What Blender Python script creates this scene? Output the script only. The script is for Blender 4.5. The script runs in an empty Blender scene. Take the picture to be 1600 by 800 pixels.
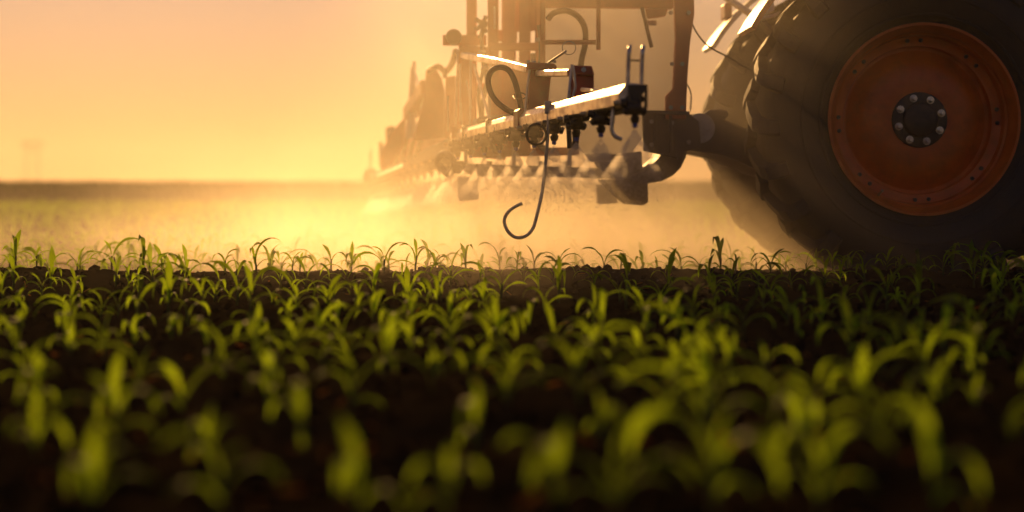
import bpy, math, random
import numpy as np
from mathutils import Vector, Matrix
R = math.radians
rng = random.Random(7)
nrng = np.random.default_rng(11)
sc = bpy.context.scene
C = sc.collection

# ------------------------------------------------------------------ camera, sky, sun, exposure
CAM_Z, F, HY = 0.53, 3200.0, 285.0            # camera height, focal length in photo pixels, horizon row
SUN_AZ, SUN_EL = R(-10.5), R(14.0)             # azimuth measured from +Y (away from the camera), + is to the right
cam_d = bpy.data.cameras.new('camera'); cam = bpy.data.objects.new('camera', cam_d); C.objects.link(cam)
cam.location = (0, 0, CAM_Z); cam.rotation_euler = (R(90), 0, 0)
cam_d.sensor_width = 36; cam_d.lens = F / 1600 * 36; cam_d.shift_y = -(400 - HY) / 1600
cam_d.clip_start = 0.05; cam_d.clip_end = 9000
cam_d.dof.use_dof = True; cam_d.dof.focus_distance = 10.2; cam_d.dof.aperture_fstop = 1.28
sc.camera = cam

world = bpy.data.worlds.new('World'); sc.world = world; world.use_nodes = True
wt = world.node_tree; wt.nodes.clear()
wo = wt.nodes.new('ShaderNodeOutputWorld'); wb = wt.nodes.new('ShaderNodeBackground')
sky = wt.nodes.new('ShaderNodeTexSky'); sky.sky_type = 'NISHITA'; sky.sun_disc = False
sky.sun_elevation = SUN_EL; sky.sun_rotation = SUN_AZ
sky.air_density = 1.5; sky.dust_density = 0.45; sky.ozone_density = 0.0; sky.altitude = 0
tint = wt.nodes.new('ShaderNodeMix'); tint.data_type = 'RGBA'; tint.blend_type = 'MULTIPLY'
tint.inputs[0].default_value = 1.0; tint.inputs[7].default_value = (1.0, 0.91, 1.55, 1)   # warm white balance of a sunset picture
wt.links.new(sky.outputs[0], tint.inputs[6]); wt.links.new(tint.outputs[2], wb.inputs[0])
wb.inputs[1].default_value = 0.0322                # dusk: a weak sky
wt.links.new(wb.outputs[0], wo.inputs[0])

sun_d = bpy.data.lights.new('sun', 'SUN'); sun_d.energy = 5.0; sun_d.angle = R(0.5); sun_d.color = (1.0, 0.54, 0.18)
sun = bpy.data.objects.new('sun', sun_d); C.objects.link(sun); sun.location = (-3, 30, 12)
sdir = Vector((math.sin(SUN_AZ) * math.cos(SUN_EL), math.cos(SUN_AZ) * math.cos(SUN_EL), math.sin(SUN_EL)))
sun.rotation_euler = sdir.to_track_quat('Z', 'Y').to_euler()

vs = sc.view_settings; vs.view_transform = 'Standard'; vs.look = 'None'; vs.gamma = 1; vs.use_curve_mapping = False
vs.exposure = -0.58
cy = sc.cycles
cy.use_denoising = True; cy.max_bounces = 8; cy.diffuse_bounces = 4; cy.glossy_bounces = 3; cy.transmission_bounces = 4
cy.volume_bounces = 1; cy.transparent_max_bounces = 12; cy.volume_step_rate = 1.0; cy.volume_max_steps = 64
cy.sample_clamp_indirect = 6.0; cy.use_adaptive_sampling = True; cy.adaptive_threshold = 0.035

def P(px, py, d):                              # a point of the place seen at photo pixel (px, py), d metres into the field
    return Vector(((px - 800) / F * d, d, CAM_Z + (HY - py) / F * d))

# ------------------------------------------------------------------ materials
MATS = {}
def nodes_of(m):
    m.use_nodes = True
    return m.node_tree
def pbr(name, col, rough=0.5, metal=0.0, var=0.25, scale=8.0, col2=None, bump=0.0, bscale=60.0, spec=0.5, dirt=None, dirt_amt=0.5, dirt_scale=5.0):
    m = bpy.data.materials.new(name); t = nodes_of(m); n = t.nodes; l = t.links
    b = n['Principled BSDF']; b.inputs['Roughness'].default_value = rough; b.inputs['Metallic'].default_value = metal
    b.inputs['Specular IOR Level'].default_value = spec
    tc = n.new('ShaderNodeTexCoord'); nz = n.new('ShaderNodeTexNoise'); nz.inputs['Scale'].default_value = scale; nz.inputs['Detail'].default_value = 6
    l.new(tc.outputs['Object'], nz.inputs['Vector'])
    mx = n.new('ShaderNodeMix'); mx.data_type = 'RGBA'
    c2 = col2 or tuple(c * (1 - var) for c in col)
    mx.inputs[6].default_value = (*col, 1); mx.inputs[7].default_value = (*c2, 1)
    rp = n.new('ShaderNodeMapRange'); rp.inputs[1].default_value = 0.35; rp.inputs[2].default_value = 0.65
    l.new(nz.outputs['Fac'], rp.inputs[0]); l.new(rp.outputs[0], mx.inputs[0])
    last = mx.outputs[2]
    if dirt:
        n2 = n.new('ShaderNodeTexNoise'); n2.inputs['Scale'].default_value = dirt_scale; n2.inputs['Detail'].default_value = 8; n2.inputs['Roughness'].default_value = 0.7
        l.new(tc.outputs['Object'], n2.inputs['Vector'])
        r2 = n.new('ShaderNodeMapRange'); r2.inputs[1].default_value = 0.45; r2.inputs[2].default_value = 0.7; r2.inputs[4].default_value = dirt_amt
        l.new(n2.outputs['Fac'], r2.inputs[0])
        m2 = n.new('ShaderNodeMix'); m2.data_type = 'RGBA'; m2.inputs[7].default_value = (*dirt, 1)
        l.new(r2.outputs[0], m2.inputs[0]); l.new(last, m2.inputs[6]); last = m2.outputs[2]
        rr = n.new('ShaderNodeMapRange'); rr.inputs[3].default_value = rough; rr.inputs[4].default_value = 0.9
        l.new(r2.outputs[0], rr.inputs[0]); l.new(rr.outputs[0], b.inputs['Roughness'])
    l.new(last, b.inputs['Base Color'])
    if bump:
        n3 = n.new('ShaderNodeTexNoise'); n3.inputs['Scale'].default_value = bscale; n3.inputs['Detail'].default_value = 8
        l.new(tc.outputs['Object'], n3.inputs['Vector'])
        bp = n.new('ShaderNodeBump'); bp.inputs['Strength'].default_value = bump; bp.inputs['Distance'].default_value = 0.01
        l.new(n3.outputs['Fac'], bp.inputs['Height']); l.new(bp.outputs[0], b.inputs['Normal'])
    MATS[name] = m
    return m
DUST = (0.20, 0.13, 0.075)
pbr('orange_paint', (0.72, 0.16, 0.025), 0.40, col2=(0.58, 0.11, 0.02), dirt=(0.30, 0.14, 0.05), dirt_amt=0.35, bump=0.1)
pbr('red_paint', (0.52, 0.05, 0.02), 0.4, col2=(0.40, 0.04, 0.018), dirt=DUST, dirt_amt=0.5, dirt_scale=12, bump=0.15)
pbr('pale_steel', (0.92, 0.80, 0.62), 0.28, metal=0.85, col2=(0.82, 0.66, 0.48), dirt=(0.42, 0.22, 0.11), dirt_amt=0.55, dirt_scale=14, bump=0.06, bscale=90)
pbr('grey_steel', (0.52, 0.50, 0.46), 0.4, metal=0.7, dirt=DUST, dirt_amt=0.5, dirt_scale=18)
pbr('black_plastic', (0.02, 0.019, 0.018), 0.35, dirt=(0.10, 0.07, 0.04), dirt_amt=0.4, dirt_scale=25)
pbr('black_rubber_hose', (0.022, 0.021, 0.02), 0.45, dirt=(0.10, 0.07, 0.045), dirt_amt=0.45, dirt_scale=16)
pbr('tyre_rubber', (0.022, 0.020, 0.018), 0.62, dirt=(0.06, 0.040, 0.022), dirt_amt=0.5, dirt_scale=6, bump=0.35, bscale=40)
pbr('dark_frame', (0.045, 0.035, 0.026), 0.5, dirt=DUST, dirt_amt=0.5, dirt_scale=9)
pbr('rim_orange', (0.86, 0.17, 0.010), 0.42, col2=(0.74, 0.12, 0.008), dirt=(0.26, 0.10, 0.03), dirt_amt=0.45, dirt_scale=7, bump=0.08)
pbr('brass', (0.62, 0.48, 0.26), 0.32, metal=0.6)
pbr('blue_plastic', (0.03, 0.06, 0.42), 0.4)
pbr('white_paint', (0.74, 0.72, 0.66), 0.4, dirt=DUST, dirt_amt=0.35)
pbr('wood_pole', (0.09, 0.06, 0.04), 0.9)
pbr('glass_dark', (0.02, 0.022, 0.024), 0.08)

def soil_mat():
    m = bpy.data.materials.new('soil'); t = nodes_of(m); n = t.nodes; l = t.links
    n.remove(n['Principled BSDF']); b = n.new('ShaderNodeBsdfDiffuse'); l.new(b.outputs[0], n['Material Output'].inputs[0]); tc = n.new('ShaderNodeTexCoord')
    n1 = n.new('ShaderNodeTexNoise'); n1.inputs['Scale'].default_value = 3.0; n1.inputs['Detail'].default_value = 10; n1.inputs['Roughness'].default_value = 0.7
    l.new(tc.outputs['Object'], n1.inputs['Vector'])
    cr = n.new('ShaderNodeValToRGB'); e = cr.color_ramp.elements
    e[0].position = 0.3; e[0].color = (0.012, 0.007, 0.0032, 1); e[1].position = 0.72; e[1].color = (0.046, 0.027, 0.012, 1)
    l.new(n1.outputs['Fac'], cr.inputs[0]); l.new(cr.outputs[0], b.inputs['Color'])
    n2 = n.new('ShaderNodeTexNoise'); n2.inputs['Scale'].default_value = 55; n2.inputs['Detail'].default_value = 8; n2.inputs['Roughness'].default_value = 0.75
    l.new(tc.outputs['Object'], n2.inputs['Vector'])
    bp = n.new('ShaderNodeBump'); bp.inputs['Strength'].default_value = 0.6; bp.inputs['Distance'].default_value = 0.02
    l.new(n2.outputs['Fac'], bp.inputs['Height']); l.new(bp.outputs[0], b.inputs['Normal'])
    MATS['soil'] = m
soil_mat()

def leaf_mat(name, col, tcol, mix, rough=0.38, spec=0.5):
    m = bpy.data.materials.new(name); t = nodes_of(m); n = t.nodes; l = t.links
    b = n['Principled BSDF']; out = n['Material Output']
    oi = n.new('ShaderNodeObjectInfo'); tc = n.new('ShaderNodeTexCoord'); nz = n.new('ShaderNodeTexNoise'); nz.inputs['Scale'].default_value = 18
    nz.inputs['Detail'].default_value = 3
    l.new(tc.outputs['Object'], nz.inputs['Vector'])
    ad = n.new('ShaderNodeMath'); ad.operation = 'MULTIPLY_ADD'; ad.inputs[1].default_value = 0.5; l.new(oi.outputs['Random'], ad.inputs[0]); l.new(nz.outputs['Fac'], ad.inputs[2])
    hs = n.new('ShaderNodeMapRange'); hs.inputs[1].default_value = 0.3; hs.inputs[2].default_value = 1.2; hs.inputs[3].default_value = 0.45; hs.inputs[4].default_value = 1.35
    l.new(ad.outputs[0], hs.inputs[0])
    def tinted(c):
        mm = n.new('ShaderNodeVectorMath'); mm.operation = 'SCALE'; mm.inputs[0].default_value = c; l.new(hs.outputs[0], mm.inputs['Scale']); return mm.outputs[0]
    l.new(tinted(col), b.inputs['Base Color']); b.inputs['Roughness'].default_value = rough; b.inputs['Specular IOR Level'].default_value = spec
    tr = n.new('ShaderNodeBsdfTranslucent'); l.new(tinted(tcol), tr.inputs[0])
    ms = n.new('ShaderNodeMixShader'); ms.inputs[0].default_value = mix
    l.new(b.outputs[0], ms.inputs[1]); l.new(tr.outputs[0], ms.inputs[2]); l.new(ms.outputs[0], out.inputs[0])
    MATS[name] = m
leaf_mat('corn_leaf', (0.038, 0.10, 0.010), (0.58, 0.86, 0.02), 0.60, 0.55, 0.10)
leaf_mat('corn_stem', (0.09, 0.12, 0.03), (0.22, 0.24, 0.05), 0.25, 0.55, 0.2)
leaf_mat('far_crop', (0.05, 0.075, 0.02), (0.10, 0.12, 0.02), 0.3, 0.6)
leaf_mat('glints', (0.22, 0.10, 0.03), (0.80, 0.40, 0.09), 0.7, 0.6, 0.0)  # golden translucent colour of the bits added for glints
def tank_mat():
    m = bpy.data.materials.new('tank_plastic'); t = nodes_of(m); n = t.nodes; l = t.links; b = n['Principled BSDF']; out = n['Material Output']
    tc = n.new('ShaderNodeTexCoord'); nz = n.new('ShaderNodeTexNoise'); nz.inputs['Scale'].default_value = 3.5; nz.inputs['Detail'].default_value = 7; l.new(tc.outputs['Object'], nz.inputs['Vector'])
    cr = n.new('ShaderNodeValToRGB'); cr.color_ramp.elements[0].position = .35; cr.color_ramp.elements[0].color = (.94, .90, .82, 1); cr.color_ramp.elements[1].position = .6; cr.color_ramp.elements[1].color = (.98, .97, .94, 1)
    l.new(nz.outputs['Fac'], cr.inputs[0]); l.new(cr.outputs[0], b.inputs['Base Color']); b.inputs['Roughness'].default_value = .35
    tr = n.new('ShaderNodeBsdfTranslucent'); l.new(cr.outputs[0], tr.inputs[0]); ms = n.new('ShaderNodeMixShader'); ms.inputs[0].default_value = .93
    l.new(b.outputs[0], ms.inputs[1]); l.new(tr.outputs[0], ms.inputs[2]); l.new(ms.outputs[0], out.inputs[0]); MATS['tank_plastic'] = m
tank_mat()

def droplet_mat():
    m = bpy.data.materials.new('water_droplet'); t = nodes_of(m); n = t.nodes; l = t.links
    n.remove(n['Principled BSDF']); out = n['Material Output']
    tr = n.new('ShaderNodeBsdfTranslucent'); tr.inputs[0].default_value = (0.95, 0.93, 0.9, 1)
    g = n.new('ShaderNodeBsdfDiffuse'); g.inputs[0].default_value = (0.9, 0.88, 0.85, 1); ms = n.new('ShaderNodeMixShader'); ms.inputs[0].default_value = 0.3
    l.new(tr.outputs[0], ms.inputs[1]); l.new(g.outputs[0], ms.inputs[2]); l.new(ms.outputs[0], out.inputs[0])
    MATS['water_droplet'] = m
droplet_mat()
def cone_mat():
    m = bpy.data.materials.new('spray_cone'); t = nodes_of(m); t.nodes.remove(t.nodes['Principled BSDF'])
    n, l = t.nodes, t.links
    pv = n.new('ShaderNodeVolumePrincipled'); pv.inputs['Color'].default_value = (1, .95, .88, 1); pv.inputs['Anisotropy'].default_value = .74
    tc = n.new('ShaderNodeTexCoord'); sx = n.new('ShaderNodeSeparateXYZ'); l.new(tc.outputs['Object'], sx.inputs[0])      # the nozzle tip is the origin
    mr = n.new('ShaderNodeMapRange'); mr.inputs[1].default_value = -.235; mr.inputs[2].default_value = -.01; mr.inputs[3].default_value = 0; mr.inputs[4].default_value = 1
    l.new(sx.outputs[2], mr.inputs[0])
    pw = n.new('ShaderNodeMath'); pw.operation = 'POWER'; pw.inputs[1].default_value = 1.7; l.new(mr.outputs[0], pw.inputs[0])
    ge = n.new('ShaderNodeNewGeometry'); nz = n.new('ShaderNodeTexNoise'); nz.inputs['Scale'].default_value = 26; nz.inputs['Detail'].default_value = 2; l.new(ge.outputs['Position'], nz.inputs['Vector'])
    nr = n.new('ShaderNodeMapRange'); nr.inputs[1].default_value = .38; nr.inputs[2].default_value = .68; nr.inputs[3].default_value = 3.0; nr.inputs[4].default_value = 52.0
    l.new(nz.outputs['Fac'], nr.inputs[0])
    mu = n.new('ShaderNodeMath'); mu.operation = 'MULTIPLY'; l.new(pw.outputs[0], mu.inputs[0]); l.new(nr.outputs[0], mu.inputs[1]); l.new(mu.outputs[0], pv.inputs['Density'])
    l.new(pv.outputs[0], n['Material Output'].inputs['Volume']); MATS['spray_cone'] = m
    m.cycles.volume_step_rate = 1.0
cone_mat()

# ------------------------------------------------------------------ mesh helpers
class MB:
    def __init__(s): s.v = []; s.f = []
    def add(s, vs_, fs):
        o = len(s.v); s.v += [tuple(v) for v in vs_]; s.f += [tuple(i + o for i in f) for f in fs]; return s
    def box(s, c, size, M=None):
        hx, hy, hz = (q / 2 for q in size); c = Vector(c)
        vs_ = [Vector((sx * hx, sy * hy, sz * hz)) for sx in (-1, 1) for sy in (-1, 1) for sz in (-1, 1)]
        vs_ = [(M @ v if M else v) + c for v in vs_]
        return s.add(vs_, [(0, 1, 3, 2), (4, 6, 7, 5), (0, 4, 5, 1), (2, 3, 7, 6), (0, 2, 6, 4), (1, 5, 7, 3)])
    def bar(s, a, b, w, h, cham=0.0, w2=None, h2=None):      # rectangular bar from a to b, h is its height, chamfered edges
        a, b = Vector(a), Vector(b); d = (b - a).normalized()
        up = Vector((0, 0, 1)) if abs(d.z) < 0.93 else Vector((0, 1, 0))
        sx = d.cross(up).normalized(); uz = sx.cross(d).normalized()
        rings = []
        for p, ww, hh in ((a, w, h), (b, w2 or w, h2 or h)):
            x, y = ww / 2, hh / 2; c = min(cham, x * .9, y * .9)
            if c > 0: pr = [(-x + c, -y), (x - c, -y), (x, -y + c), (x, y - c), (x - c, y), (-x + c, y), (-x, y - c), (-x, -y + c)]
            else: pr = [(-x, -y), (x, -y), (x, y), (-x, y)]
            rings.append([p + sx * q[0] + uz * q[1] for q in pr])
        n = len(rings[0])
        return s.add(rings[0] + rings[1], [(i, (i + 1) % n, n + (i + 1) % n, n + i) for i in range(n)] + [tuple(range(n))[::-1], tuple(range(n, 2 * n))])
    def tube(s, pts, r, n=10, r2=None, cap=True):
        pts = [Vector(p) for p in pts]; m = len(pts); ref = None; vs_ = []
        for i, p in enumerate(pts):
            d = (pts[min(i + 1, m - 1)] - pts[max(i - 1, 0)]).normalized()
            if ref is None: ref = d.orthogonal().normalized()
            ref = (ref - d * ref.dot(d)).normalized(); bi = d.cross(ref)
            rr = r + ((r2 if r2 is not None else r) - r) * i / (m - 1)
            vs_ += [p + (ref * math.cos(2 * math.pi * k / n) + bi * math.sin(2 * math.pi * k / n)) * rr for k in range(n)]
        fs = [(i * n + k, i * n + (k + 1) % n, (i + 1) * n + (k + 1) % n, (i + 1) * n + k) for i in range(m - 1) for k in range(n)]
        if cap: fs += [tuple(range(n))[::-1], tuple(range((m - 1) * n, m * n))]
        return s.add(vs_, fs)
    def lathe(s, prof, n=48, axis='Y', c=(0, 0, 0), closed=False):   # prof: (radius, along axis)
        c = Vector(c); vs_ = []
        for r, a in prof:
            for k in range(n):
                t = 2 * math.pi * k / n; x, z = r * math.cos(t), r * math.sin(t)
                vs_.append(c + (Vector((x, a, z)) if axis == 'Y' else Vector((x, z, a)) if axis == 'Z' else Vector((a, x, z))))
        m = len(prof); rows = range(m if closed else m - 1)
        fs = [(i * n + k, i * n + (k + 1) % n, ((i + 1) % m) * n + (k + 1) % n, ((i + 1) % m) * n + k) for i in rows for k in range(n)]
        return s.add(vs_, fs)
    def prism(s, front, off):                                   # polygon swept by the vector off
        n = len(front); off = Vector(off); a = [Vector(p) for p in front]
        return s.add(a + [p + off for p in a], [tuple(range(n)), tuple(range(2 * n - 1, n - 1, -1))] + [(i, n + i, n + (i + 1) % n, (i + 1) % n) for i in range(n)])
    def build(s, name, mat, parent=None, smooth=False, bevel=0.0):
        me = bpy.data.meshes.new(name); me.from_pydata(s.v, [], s.f); me.validate(); me.update()
        import bmesh
        bm = bmesh.new(); bm.from_mesh(me); bmesh.ops.recalc_face_normals(bm, faces=bm.faces); bm.to_mesh(me); bm.free()
        me.materials.append(MATS[mat])
        o = bpy.data.objects.new(name, me); C.objects.link(o)
        if smooth:
            me.polygons.foreach_set('use_smooth', [True] * len(me.polygons)); me.set_sharp_from_angle(angle=R(38))
        if bevel:
            md = o.modifiers.new('bevel', 'BEVEL'); md.width = bevel; md.segments = 2; md.limit_method = 'ANGLE'
        if parent is not None: attach(o, parent)
        return o
def attach(o, parent):
    o.parent = parent
    o.matrix_parent_inverse = world_of(parent).inverted()
def world_of(o):
    M = Matrix.LocRotScale(o.location, o.rotation_euler, o.scale)
    return (world_of(o.parent) @ o.matrix_parent_inverse @ M) if o.parent else M
def empty(name, loc, rz=0.0):
    o = bpy.data.objects.new(name, None); C.objects.link(o); o.location = loc; o.rotation_euler = (0, 0, rz); o.empty_display_size = 0.1; return o
def tag(o, label=None, cat=None, group=None, kind=None):
    for k, v in (('label', label), ('category', cat), ('group', group), ('kind', kind)):
        if v: o[k] = v
    return o
def arrays_obj(name, V, Fq, mat, parent=None, smooth=False):     # numpy verts and equal-sized faces
    me = bpy.data.meshes.new(name); k = Fq.shape[1]
    me.vertices.add(len(V)); me.vertices.foreach_set('co', np.ascontiguousarray(V, dtype=np.float32).ravel())
    me.loops.add(Fq.size); me.loops.foreach_set('vertex_index', np.ascontiguousarray(Fq, dtype=np.int32).ravel())
    me.polygons.add(len(Fq)); me.polygons.foreach_set('loop_start', np.arange(0, Fq.size, k, dtype=np.int32))
    me.polygons.foreach_set('use_smooth', [smooth] * len(Fq))
    me.update(calc_edges=True); me.materials.append(MATS[mat])
    o = bpy.data.objects.new(name, me); C.objects.link(o)
    if parent is not None: attach(o, parent)
    return o
def spline(pts, n=8):
    pts = [Vector(p) for p in pts]; out = []
    for i in range(len(pts) - 1):
        p0, p1, p2, p3 = pts[max(i - 1, 0)], pts[i], pts[i + 1], pts[min(i + 2, len(pts) - 1)]
        for k in range(n):
            t = k / n
            out.append(0.5 * ((2 * p1) + (p2 - p0) * t + (2 * p0 - 5 * p1 + 4 * p2 - p3) * t * t + (3 * p1 - p0 - 3 * p2 + p3) * t ** 3))
    return out + [pts[-1]]

# ------------------------------------------------------------------ ground
YAW = R(1.0); TY = math.tan(YAW)
def vnoise(x, y, seed):
    xi = np.floor(x).astype(np.int64); yi = np.floor(y).astype(np.int64); fx = x - xi; fy = y - yi
    fx = fx * fx * (3 - 2 * fx); fy = fy * fy * (3 - 2 * fy)
    def h(a, b):
        q = (a * 374761393 + b * 668265263 + seed * 1442695041) & 0x7fffffff
        q = ((q ^ (q >> 13)) * 1274126177) & 0x7fffffff
        return ((q ^ (q >> 16)) & 0xffff) / 65535.0
    return (h(xi, yi) * (1 - fx) + h(xi + 1, yi) * fx) * (1 - fy) + (h(xi, yi + 1) * (1 - fx) + h(xi + 1, yi + 1) * fx) * fy
ROW0, ROWS = 10.86, 0.70                      # a row line passes (0, 10.86); rows run along the tractor's travel
def base_h(x, y):
    yy = y - TY * x
    crest = 0.075 * np.exp(-((yy - 10.3) / 0.9) ** 2)                       # low swell in front of the wheel
    drop = -0.045 / (1 + np.exp(-(yy - 11.0) * 5)) + 0.045 / (1 + np.exp(-(yy - 20.0) * 0.6))
    near = np.exp(-((yy - 3) / 6.0) ** 4)
    ridge = 0.014 * np.cos(2 * np.pi * (yy - ROW0) / ROWS) * np.exp(-(yy / 28.0) ** 2)
    return crest + drop + ridge + 0 * near
def ground_h(x, y):
    far = np.exp(-(np.maximum(y, 0) / 30.0) ** 2)
    h = base_h(x, y)
    h = h + far * ((vnoise(x * 2.2, y * 2.2, 1) - .5) * .030 + (vnoise(x * 7, y * 7, 2) - .5) * .030 + (vnoise(x * 17, y * 17, 3) - .5) * .022
                   + np.maximum(vnoise(x * 31, y * 31, 4) - .55, 0) * .030)
    return h
def axis_steps(a, b, fine, far, growth):
    v = [a]; s = fine
    while v[-1] < b: v.append(v[-1] + fine)
    s = fine
    while v[-1] < far: s *= growth; v.append(v[-1] + s)
    return v
ypos = axis_steps(1.4, 13.5, 0.028, 4000, 1.06)
yneg = [-q for q in axis_steps(-1.0, 0.6, 0.4, 60, 1.5)][::-1]
ys = np.array([q for q in yneg if q < 1.35] + ypos)
xpos = axis_steps(0.0, 3.4, 0.028, 4000, 1.08)
xs = np.array([-q for q in xpos[:0:-1]] + xpos)
X, Y = np.meshgrid(xs, ys)
V = np.stack([X, Y, ground_h(X, Y)], -1).reshape(-1, 3)
nx, ny = len(xs), len(ys); idx = np.arange(nx * ny).reshape(ny, nx)
Q = np.stack([idx[:-1, :-1], idx[:-1, 1:], idx[1:, 1:], idx[1:, :-1]], -1).reshape(-1, 4)
tag(arrays_obj('soil_ground', V, Q, 'soil', smooth=True), 'dark brown tilled soil of the corn field', None, None, 'structure')

# loose clods on the soil
ico = np.array([(0, 0, 1)] + [(.894 * math.cos(2 * math.pi * k / 5), .894 * math.sin(2 * math.pi * k / 5), .447) for k in range(5)]
               + [(.894 * math.cos(2 * math.pi * (k + .5) / 5), .894 * math.sin(2 * math.pi * (k + .5) / 5), -.447) for k in range(5)] + [(0, 0, -1)])
icf = np.array([(0, 1 + k, 1 + (k + 1) % 5) for k in range(5)] + [(1 + k, 6 + k, 1 + (k + 1) % 5) for k in range(5)]
               + [(1 + (k + 1) % 5, 6 + k, 6 + (k + 1) % 5) for k in range(5)] + [(11, 6 + (k + 1) % 5, 6 + k) for k in range(5)])
def scatter(N, y0, y1, half, bias=1.0):
    y = y0 + (y1 - y0) * nrng.random(N) ** bias
    x = (nrng.random(N) * 2 - 1) * (half * y + 0.25)
    return x, y
N = 7000; cx, cyy = scatter(N, 2.6, 14.5, 0.285)
sz = 0.006 + 0.022 * nrng.random(N) ** 3.0
jit = 1 + (nrng.random((N, 12, 3)) - .5) * .7
cl = ico[None] * jit * sz[:, None, None] * np.array([1.1, 1.1, .75])
cl[..., 0] += cx[:, None]; cl[..., 1] += cyy[:, None]; cl[..., 2] += (ground_h(cx, cyy) + sz * .25)[:, None]
Fc = (icf[None] + (np.arange(N) * 12)[:, None, None]).reshape(-1, 3)
tag(arrays_obj('soil_clods', cl.reshape(-1, 3), Fc, 'soil'), 'loose dark soil clods strewn between the corn rows', 'soil clods', None, 'stuff')
# pale golden bits added on the soil to give out-of-focus glints
N = 520; cx, cyy = scatter(N, 2.8, 14.0, 0.285)
L = 0.010 + 0.030 * nrng.random(N); W = 0.002 + 0.004 * nrng.random(N); a = nrng.random(N) * np.pi; tl = (nrng.random(N) - .3) * 1.0
ux = np.stack([np.cos(a) * np.cos(tl), np.sin(a) * np.cos(tl), np.sin(tl)], -1); uy = np.stack([-np.sin(a), np.cos(a), 0 * a], -1); uz = np.cross(ux, uy)
c0 = np.stack([cx, cyy, ground_h(cx, cyy) + .010], -1)
st = np.stack([c0 + ux * (sx * L / 2)[:, None] + uy * (sy * W / 2)[:, None] + uz * (sz_ * W / 3)[:, None] for sx in (-1, 1) for sy in (-1, 1) for sz_ in (-1, 1)], 1)
bf = np.array([(0, 1, 3, 2), (4, 6, 7, 5), (0, 4, 5, 1), (2, 3, 7, 6), (0, 2, 6, 4), (1, 5, 7, 3)])
tag(arrays_obj('glint_bits', st.reshape(-1, 3), (bf[None] + (np.arange(N) * 8)[:, None, None]).reshape(-1, 4), 'glints'), 'small pale golden bits added on the soil to give glints', 'glints', None, 'stuff')

# ------------------------------------------------------------------ distant crop, power line
def blades(x, y, z0, h, w, lean):
    N = len(x); a = nrng.random(N) * np.pi; u = np.stack([np.cos(a), np.sin(a), 0 * a], -1) * (w / 2)[:, None]
    d = np.stack([np.cos(a + 1.3), np.sin(a + 1.3), 0 * a], -1) * (lean * h)[:, None]
    b0 = np.stack([x, y, z0], -1); mid = b0 + d * .35 + np.stack([0 * h, 0 * h, h * .65], -1); tip = b0 + d + np.stack([0 * h, 0 * h, h], -1)
    Vv = np.stack([b0 - u, b0 + u, mid + u, mid - u, tip], 1).reshape(-1, 3)
    k = (np.arange(N) * 5)[:, None]
    Ff = np.concatenate([k + np.array([[0, 1, 2]]), k + np.array([[0, 2, 3]]), k + np.array([[3, 2, 4]])])
    return Vv, Ff
N = 42000; y = 47.0 + 45 * nrng.random(N) ** 2.2 + (nrng.random(N) - .5) * .5; x = (nrng.random(N) * 2 - 1) * (0.29 * y + 3)
Vb, Fb = blades(x, y, ground_h(x, y), .40 + .20 * nrng.random(N), .05 + .09 * nrng.random(N), .1 + .4 * nrng.random(N))
gx = np.linspace(-900, 900, 91); gy = np.concatenate([np.linspace(47.6, 90, 30), 90 * 1.12 ** np.arange(1, 32)])
GX, GY = np.meshgrid(gx, gy); GZ = .40 + .10 * vnoise(GX * .7, GY * .7, 9); GZ[0] = 0.0; GY[1] = GY[0] + .12
o_ = len(Vb); Vc = np.stack([GX, GY, GZ], -1).reshape(-1, 3); ii = np.arange(len(gx) * len(gy)).reshape(len(gy), len(gx)) + o_
T1 = np.stack([ii[:-1, :-1], ii[:-1, 1:], ii[1:, 1:]], -1).reshape(-1, 3); T2 = np.stack([ii[:-1, :-1], ii[1:, 1:], ii[1:, :-1]], -1).reshape(-1, 3)
tag(arrays_obj('distant_crop', np.concatenate([Vb, Vc]), np.concatenate([Fb, T1, T2]), 'far_crop'), 'tall dark green crop standing across the far end of the field', 'crop', None, 'stuff')

PD = 1100.0; pyl = empty('power_pylon', (P(50, 280, PD).x, PD, 0))
tag(pyl, 'faint two-legged power pylon on the hazy horizon at far left', 'pylon')
px0 = pyl.location.x
for sx in (-1, 1):
    MB().tube([(px0 + sx * 3.2, PD, 0), (px0 + sx * 3.0, PD, 23.5)], .55, 8, .40).build('pole', 'wood_pole', pyl)
MB().box((px0, PD, 21.5), (12.0, 1.0, 1.3)).build('crossarm', 'wood_pole', pyl)
MB().box((px0, PD, 18.0), (6.0, .7, .8)).build('brace', 'wood_pole', pyl)
for sx in (-5.2, 0, 5.2):
    MB().lathe([(.04, -1.8), (.5, -1.7), (.5, -.4), (.2, 0)], 8, 'Z', (px0 + sx, PD, 20.8)).build('insulator', 'wood_pole', pyl)

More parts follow.
